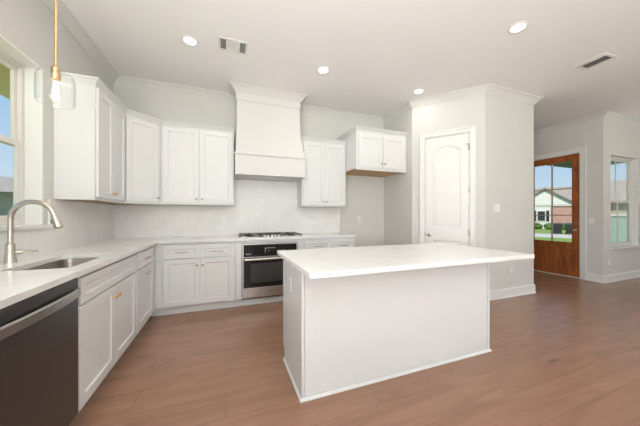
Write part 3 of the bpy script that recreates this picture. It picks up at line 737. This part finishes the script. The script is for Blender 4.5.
for i in range(5):
    MB().lathe([(0.019, 0.008), (0.019, 0.012), (0.016, 0.014), (0.014, 0.028), (0.011, 0.030)], (-0.10 + i * 0.05, -hd_ + 0.055 + (0.03 if i % 2 else 0), 0), 'z', 16).build('control_knob', 'steel', r, 0, True)

# ------------------------------------------------------------------ island
IX0, IX1, IY0, IY1 = 0.464, 2.224, 1.585, 2.130
r = thing('kitchen_island', 'white panelled kitchen island base in the middle of the floor', 'island', (0, 0, 0))
MB().box(IX0 + 0.02, IX1 - 0.02, IY0 + 0.016, IY1, 0.10, CT).build('cabinet_body', 'island', r, 0.001)
MB().box(IX0 + 0.02, IX1 - 0.02, IY0 + 0.016, IY1 - 0.075, 0, 0.10).build('toe_kick', 'island', r)
for (p, q) in ((IX0, IX0 + 0.02), (IX1 - 0.02, IX1)):
    e_ = MB(); ye = IY1 + 0.021; prof = [(IY0, 0), (IY1 - 0.03, 0), (IY1 - 0.03, 0.085), (ye, 0.10), (ye, CT), (IY0, CT)]
    e_.loft([[(p, y, z) for y, z in prof], [(q, y, z) for y, z in prof]]).build('end_panel', 'island', r, 0.001)
MB().box(IX0 + 0.024, IX1 - 0.024, IY0 + 0.006, IY0 + 0.016, 0, CT).build('front_panel', 'island', r)
MB().sweep([(IX0, IY1 - 0.03), (IX0, IY0), (IX1, IY0), (IX1, IY1 - 0.03)], [(0, 0), (0.013, 0), (0.012, 0.008), (0.006, 0.016), (0, 0.018)]).build('shoe_moulding', 'island', r)
for k in range(4):
    x0 = IX0 + 0.03 + k * 0.424; 
    o = MB().shaker(-x0 - 0.418, -x0, 0.115, 0.865, 0, 0.02).build('door', 'island', r, 0.0015); o.rotation_euler = (0, 0, math.pi); o.location = (0, IY1, 0)
tag(MB().box(0.412, 2.252, 1.248, 2.160, CT, CTOP).build('island_countertop', 'quartz', None, 0.003),
    'white quartz slab countertop overhanging the island', 'countertop')

# ------------------------------------------------------------------ outlets and switches
def plate(name, label, cat, loc, rot, kind='outlet', group=None):
    r = thing(name, label, cat, loc, rot, group)
    hw_ = 0.058 if kind == 'double' else 0.036
    MB().box(-hw_, hw_, -0.006, 0, -0.058, 0.058).build('plate', 'plastic', r, 0.003)
    if kind == 'outlet':
        for z in (-0.024, 0.024):
            s_ = MB().box(-0.017, 0.017, -0.008, -0.005, z - 0.017, z + 0.017).build('socket', 'plastic', r, 0.002)
            MB().box(-0.008, -0.0055, -0.0086, -0.0078, z - 0.006, z + 0.006).box(0.0055, 0.008, -0.0086, -0.0078, z - 0.005, z + 0.005).build('socket_slots', 'slot', s_)
    else:
        for xc in ((-0.023, 0.023) if kind == 'double' else (0,)):
            MB().box(xc - 0.017, xc + 0.017, -0.010, -0.005, -0.034, 0.034).build('rocker', 'plastic', r, 0.002)
    return r
yw = YB - 0.014
plate('wall_outlet', 'white outlet on the backsplash in the left corner', 'outlet', (-1.235, yw, 1.17), 0)
plate('wall_outlet', 'white outlet on the backsplash left of the cooktop', 'outlet', (-0.056, yw, 1.15), 0)
plate('wall_outlet', 'white outlet on the backsplash under the cabinet right of the hood', 'outlet', (1.335, yw, 1.22), 0)
plate('wall_outlet', 'white outlet on the bare wall of the refrigerator space', 'outlet', (2.285, YB, 1.15), 0)
plate('light_switch', 'white double rocker switch on the wall right of the pantry door', 'light switch', (3.70, BY, 1.325), 0, 'double')
plate('wall_outlet', 'white outlet low on the pantry wall behind the island', 'outlet', (3.998, BY, 0.39), 0)
plate('light_switch', 'white rocker switch beside the wooden entry door', 'light switch', (FX, 2.608, 1.113), -90, 'switch')
plate('wall_outlet', 'white outlet low on the wall under the tall window', 'outlet', (6.548, FY, 0.36), 0)
plate('wall_outlet', 'white outlet on the left end panel of the island', 'outlet', (IX0, 1.886, 0.686), -90)

# ------------------------------------------------------------------ recessed lights
def downlight(x, y, label):
    r = thing('recessed_light', label, 'ceiling light', (x, y, H), 0, 'recessed ceiling lights')
    MB().lathe([(0.060, -0.001), (0.078, -0.001), (0.080, -0.004), (0.076, -0.008), (0.060, -0.010)], (0, 0, 0), 'z', 32, False).build('trim_ring', 'plastic', r, 0, True)
    tag(MB().lathe([(0.0605, -0.009), (0.0605, -0.002)], (0, 0, 0), 'z', 32).build('lens', 'lens', r), 'glowing lens')
    l = bpy.data.lights.new('lamp', 'AREA'); l.shape = 'DISK'; l.size = 0.115; l.energy = LAMP_POWER; l.color = (1, 0.95, 0.89)
    o = bpy.data.objects.new('lamp', l); COL.objects.link(o); o.parent = r; o.location = (0, 0, -0.012)
for x, y, lb in ((-0.352, 2.94, 'lit round recessed ceiling light left of the three-section air vent'),
                 (1.146, 2.95, 'lit round recessed ceiling light above the island, right of the hood top'),
                 (2.657, 2.96, 'lit round recessed ceiling light above the pantry door'),
                 (2.660, 1.616, 'lit round recessed ceiling light nearest the slotted vent at upper right')):
    downlight(x, y, lb)
for x, y in ((-0.352, 1.616), (1.146, 1.616)):
    downlight(x, y, 'lit round recessed ceiling light above the photo frame over the near kitchen floor')

# ------------------------------------------------------------------ ceiling vents
r = thing('ceiling_vent', 'white ceiling air vent with three dark louvred sections near the hood', 'air vent', (0.072, 2.872, H))
f = MB(); hw, hd_ = 0.150, 0.108
f.box(-hw, hw, -hd_, -hd_ + 0.022, -0.008, 0).box(-hw, hw, hd_ - 0.022, hd_, -0.008, 0).box(-hw, -hw + 0.024, -hd_ + 0.022, hd_ - 0.022, -0.008, 0).box(hw - 0.024, hw, -hd_ + 0.022, hd_ - 0.022, -0.008, 0)
f.box(-0.072, -0.060, -hd_ + 0.022, hd_ - 0.022, -0.008, 0).box(0.060, 0.072, -hd_ + 0.022, hd_ - 0.022, -0.008, 0)
f.build('vent_frame', 'vent', r, 0.002)
MB().box(-hw + 0.02, hw - 0.02, -hd_ + 0.02, hd_ - 0.02, -0.0015, -0.0005).build('duct_opening', 'ventin', r)
for (a0, a1, al) in ((-0.126, -0.072, 'y'), (-0.060, 0.060, 'x'), (0.072, 0.126, 'y')):
    lv = MB()
    if al == 'x':
        for k in range(7):
            y = -0.078 + k * 0.026; lv.loft([[(a0, y, -0.002), (a0, y + 0.002, -0.002), (a0, y + 0.008, -0.009), (a0, y + 0.006, -0.009)], [(a1, y, -0.002), (a1, y + 0.002, -0.002), (a1, y + 0.008, -0.009), (a1, y + 0.006, -0.009)]])
    else:
        for k in range(4):
            x = a0 + 0.006 + k * 0.013; lv.box(x, x + 0.003, -hd_ + 0.022, hd_ - 0.022, -0.009, -0.002)
    lv.build('louvre', 'vent', r)
r = thing('ceiling_vent', 'white ceiling air vent with one dark slot at upper right', 'air vent', (4.12, 1.655, H), -4)
hw, hd_ = 0.112, 0.140
f = MB().box(-hw, -hw + 0.062, -hd_, hd_, -0.008, 0).box(hw - 0.034, hw, -hd_, hd_, -0.008, 0).box(-hw + 0.062, hw - 0.034, -hd_, -hd_ + 0.03, -0.008, 0).box(-hw + 0.062, hw - 0.034, hd_ - 0.03, hd_, -0.008, 0)
f.build('vent_frame', 'vent', r, 0.002)
MB().box(-hw + 0.06, hw - 0.04, -hd_ + 0.02, hd_ - 0.02, -0.0015, -0.0005).build('duct_opening', 'ventin', r)
lv = MB()
for k in range(5): lv.box(-0.036 + k * 0.024, -0.028 + k * 0.024, -hd_ + 0.03, hd_ - 0.03, -0.007, -0.002)
lv.build('louvre', 'ventin', r)
MB().box(-hw + 0.02, -hw + 0.05, -0.012, 0.012, -0.014, -0.008).build('damper_lever', 'vent', r)

# ------------------------------------------------------------------ pendant
px, py = -1.045, 2.15
r = thing('pendant_lamp', 'clear glass pendant lamp on a gold rod over the sink', 'pendant lamp', (px, py, 0))
MB().lathe([(0.062, H - 0.02), (0.066, H - 0.012), (0.066, H - 0.001)], (0, 0, 0), 'z', 28).build('ceiling_canopy', 'rod', r, 0, True)
MB().lathe([(0.0075, 2.19), (0.0075, H - 0.018)], (0, 0, 0), 'z', 14).build('rod', 'rod', r, 0, True)
MB().lathe([(0.009, 2.205), (0.013, 2.190), (0.024, 2.182), (0.025, 2.112), (0.022, 2.108)], (0, 0, 0), 'z', 24).build('socket', 'rod', r, 0, True)
prof = [(0.0245, 2.152), (0.045, 2.154), (0.068, 2.150), (0.084, 2.140), (0.092, 2.124), (0.095, 2.105), (0.095, 1.985), (0.094, 1.962), (0.090, 1.950)]
o = MB().lathe(prof, (0, 0, 0), 'z', 48, False).build('glass_shade', 'shade', r, 0, True)
sm = o.modifiers.new('wall', 'SOLIDIFY'); sm.thickness = 0.003; sm.offset = -1
b = MB().lathe([(0.013, 2.108), (0.014, 2.095), (0.022, 2.075), (0.030, 2.050), (0.030, 2.030), (0.022, 2.010), (0.006, 1.998)], (0, 0, 0), 'z', 24).build('bulb', 'shade', r, 0, True)
fl = MB()
for s_ in range(4):
    a = s_ * math.pi / 2 + 0.3
    fl.tube([(0.006 * math.cos(a), 0.006 * math.sin(a), 2.09), (0.013 * math.cos(a), 0.013 * math.sin(a), 2.03)], 0.0022, 6)
tag(fl.build('filament', 'filament', b), 'glowing filament')
l = bpy.data.lights.new('lamp', 'POINT'); l.energy = 2; l.shadow_soft_size = 0.02; l.color = (1, 0.8, 0.55)
o = bpy.data.objects.new('lamp', l); COL.objects.link(o); o.parent = r; o.location = (0, 0, 2.05)

# ------------------------------------------------------------------ outdoors
GZ = -0.3
struct(MB().box(-90, 120, -90, 120, GZ - 0.1, GZ).build('ground', 'grass'), 'green lawn outside the house', 'lawn')
struct(MB().box(FX + 0.14, 10.9, FY + 0.14, 4.8, 2.75, 2.9).build('porch_ceiling', 'soffit2'), 'dark green porch ceiling outside the entry door', 'porch ceiling')
struct(MB().box(FX + 0.14, 8.4, FY + 0.14, 4.8, GZ, -0.02).build('porch_floor', 'conc'), 'concrete porch slab outside the entry door', 'porch floor')
struct(MB().box(-2.68, XL - 0.16, -0.5, 5.5, 2.75, 2.9).build('eave_soffit', 'soffit'), 'olive eave soffit outside the sink window', 'soffit')
VD = (1.2185, 0.6119)           # viewing direction through the entry door per unit depth
VA = -math.degrees(math.atan2(VD[0], VD[1]))
def along(d, side=0.0):
    n_ = math.hypot(*VD); return (VD[0] * d + VD[1] / n_ * side, VD[1] * d - VD[0] / n_ * side)
x, y = along(18.7)
o = struct(MB().box(-30, 30, -2.1, 2.1, GZ, GZ + 0.02).build('street', 'conc'), 'pale concrete street beyond the lawn', 'street'); o.location = (x, y, 0); o.rotation_euler = (0, 0, R(VA))
x, y = along(28)
r = thing('house', 'brick house with white gable seen through the entry door', 'house', (x, y, GZ), VA)
b0 = -GZ
MB().box(-9, 10, 0.8, 9, 0, 2.35 + b0).build('wall', 'brick', r)
MB().box(-3.0, 1.7, 0, 0.8, 0, 2.35 + b0).build('porch_wall', 'brick', r)
MB().box(-3.0, -0.2, -0.05, 0.0, 0.0, 2.35 + b0).build('siding_panel', 'siding', r)
gz = 2.45 + b0; pk = 4.2 + b0
MB().loft([[(-3.1, -0.06, gz), (1.8, -0.06, gz), (-0.65, -0.06, pk)], [(-3.1, 0.06, gz), (1.8, 0.06, gz), (-0.65, 0.06, pk)]]).build('gable', 'siding', r)
bt = MB()
for k in range(-12, 13):
    x_ = -0.65 + k * 0.2; hh_ = (pk - gz) * (1 - abs(k * 0.2) / 2.45) - 0.05
    if hh_ > 0.05: bt.box(x_ - 0.025, x_ + 0.025, -0.09, -0.06, gz, gz + hh_)
bt.build('battens', 'siding', r)
rf = MB()
for sgn in (-1, 1):
    ex = -0.65 + sgn * 2.75; ez = gz - 0.2
    rf.loft([[(-0.65, -0.35, pk + 0.02), (ex, -0.35, ez), (ex, -0.35, ez + 0.15), (-0.65, -0.35, pk + 0.2)], [(-0.65, 4, pk + 0.02), (ex, 4, ez), (ex, 4, ez + 0.15), (-0.65, 4, pk + 0.2)]])
rf.build('gable_roof', 'shingle', r)
rz = 4.75 + b0
MB().loft([[(-9.5, 0.3, 2.4 + b0), (-9.5, 9.5, 2.4 + b0), (-9.5, 9.5, 2.55 + b0), (-6, 4.9, rz), (-9.5, 0.3, 2.55 + b0)], [(10.5, 0.3, 2.4 + b0), (10.5, 9.5, 2.4 + b0), (10.5, 9.5, 2.55 + b0), (7, 4.9, rz), (10.5, 0.3, 2.55 + b0)]]).build('roof', 'shingle', r)
MB().box(-9.5, 10.5, 0.22, 0.3, 2.3 + b0, 2.56 + b0).box(-3.2, 1.9, -0.1, 0.0, 2.22 + b0, 2.46 + b0).build('fascia', 'conc', r)
wn = MB().box(-1.35, -0.6, -0.11, -0.05, 0.55 + b0, 1.75 + b0).build('window', 'siding', r)
MB().box(-1.28, -0.67, -0.13, -0.105, 0.62 + b0, 1.68 + b0).build('pane', 'dkwin', wn)
for xx in (-1.68, -0.57): MB().box(xx, xx + 0.26, -0.10, -0.05, 0.55 + b0, 1.75 + b0).build('shutter', 'dkwin', r)

def shrub(name, label, cat, loc, rx, ry, h, group=None, m='leaf'):
    bm_ = bmesh.new(); bmesh.ops.create_icosphere(bm_, subdivisions=4, radius=1.0)
    rs = random.Random(hash((round(loc[0], 2), round(loc[1], 2))) & 0xffff)
    ph = [(rs.uniform(3, 9), rs.uniform(3, 9), rs.uniform(3, 9), rs.uniform(0, 6)) for _ in range(7)]
    for v in bm_.verts:
        k = 1 + 0.05 * sum(math.sin(a * v.co.x + b_ * v.co.y + c * v.co.z + d_) for a, b_, c, d_ in ph) + rs.uniform(-0.06, 0.06)
        v.co = Vector((v.co.x * rx * k, v.co.y * ry * k, (v.co.z * k * 0.5 + 0.42) * h))
    for v in bm_.verts: v.co.z = max(v.co.z, 0)
    me = bpy.data.meshes.new(name); bm_.to_mesh(me); bm_.free(); me.materials.append(M[m])
    o = bpy.data.objects.new(name, me); COL.objects.link(o); o.location = loc
    return tag(o, label, cat, group)
for k, sd in enumerate((-2.6, -1.4, -0.2, 1.0, 2.2, 3.4)):
    x, y = along(27.0, sd); lb = ['leftmost', 'second from left', 'third from left', 'third from right', 'second from right', 'rightmost'][k]
    shrub('shrub', f'green shrub along the brick house, {lb} of the row through the door glass', 'shrub', (x, y, GZ), 0.62, 0.5, 0.75, 'shrubs along the brick house')
def bin_(sd, lb):
    x, y = along(20.6, sd)
    r = thing('trash_bin', lb, 'trash bin', (x, y, GZ + 0.02), VA, 'wheeled bins by the street')
    rg = [[(sx * a_ , sy * b_, z) for sx, sy in ((-1, -1), (1, -1), (1, 1), (-1, 1))] for a_, b_, z in ((0.22, 0.24, 0.06), (0.29, 0.31, 0.78))]
    MB().loft(rg).build('bin_body', 'binm', r, 0.02)
    MB().loft([[(-0.31, -0.34, 0.78), (0.31, -0.34, 0.78), (0.31, 0.33, 0.78), (-0.31, 0.33, 0.78)], [(-0.29, -0.31, 0.86), (0.29, -0.31, 0.86), (0.29, 0.30, 0.89), (-0.29, 0.30, 0.89)]]).build('lid', 'binm', r, 0.01)
    for s_ in (-1, 1): MB().lathe([(0.09, -0.03), (0.09, 0.03)], (s_ * 0.24, 0.24, 0.09), 'x', 16).build('wheel', 'black', r)
bin_(0.27, 'black wheeled trash bin, left of the pair by the street')
bin_(1.0, 'black wheeled trash bin, right of the pair by the street')

# fence seen through the right window
r = thing('fence', 'pale sage board fence seen through the tall window at right', 'fence', (13.0, 2.6, GZ), 90)
for k in range(20):
    MB().box(k * 0.155, k * 0.155 + 0.145, 0, 0.02, 0.05, 1.48).build('board', 'fence', r)
for k in range(3): MB().box(k * 1.5, k * 1.5 + 0.09, -0.10, -0.04, 0, 1.50).build('post', 'fence', r)
for z in (0.35, 1.15): MB().box(0, 3.10, -0.04, 0, z, z + 0.08).build('rail', 'fence', r)
MB().box(-0.02, 3.12, -0.06, 0.06, 1.50, 1.56).build('cap_rail', 'siding', r)
# house behind that fence
r = thing('house', 'house with brown shingle roof beyond the sage fence', 'house', (24, 8.2, GZ), -72)
MB().box(-0.6, 11, 0, 8, 0, 2.5).build('wall', 'tan', r)
MB().loft([[(-1.1, -0.5, 2.45), (11.5, -0.5, 2.45), (11.5, 8.5, 2.45), (-1.1, 8.5, 2.45)], [(-0.9, 2.2, 4.0), (0.6, 2.2, 4.0), (0.6, 2.4, 4.0), (-0.9, 2.4, 4.0)]]).build('roof', 'shingle', r)
for k, (xx, yy, zz) in enumerate(((0.1, 1.2, 3.3), (1.6, 1.0, 3.0))): MB().lathe([(0.07, 0), (0.07, 0.3)], (xx, yy, zz - 0.1), 'z', 10).build('roof_vent', 'dkwin', r)

# neighbour seen through the sink window
r = thing('house', 'neighbouring house with tan roof seen through the sink window', 'house', (-9.2, 14.6, GZ), 30)
MB().box(-6, 4, 0, 7, 0, 2.55).build('wall', 'sidegrn', r)
MB().loft([[(-6.5, -0.5, 2.5), (4.5, -0.5, 2.5), (4.5, 7.5, 2.5), (-6.5, 7.5, 2.5)], [(-3.5, 3.4, 3.5), (1.5, 3.4, 3.5), (1.5, 3.6, 3.5), (-3.5, 3.6, 3.5)]]).build('roof', 'shingle', r)
wn = MB().box(-1.2, 0.2, -0.04, 0.0, 1.1, 2.1).build('window', 'siding', r); MB().box(-1.1, 0.1, -0.05, -0.035, 1.2, 2.0).build('pane', 'dkwin', wn)
for k, (sx, lb) in enumerate(((-2.2, 'left'), (-0.6, 'middle'), (1.0, 'right'))):
    shrub('shrub', f'green shrub outside the sink window, {lb} one of three', 'shrub', (-6.9 + sx * 1.1, 11.4 + sx * 0.64, GZ), 0.75, 0.7, 1.5, 'shrubs outside the sink window')

# set the empties of room-built things at their base
def recentre(name, loc):
    r = bpy.data.objects[name]; r.location = loc
    for c in r.children: c.location = Vector(c.location) - Vector(loc)
recentre('range_hood', ((HX0 + HX1) / 2, YB, 1.78))
recentre('kitchen_island', ((IX0 + IX1) / 2, (IY0 + IY1) / 2, 0))
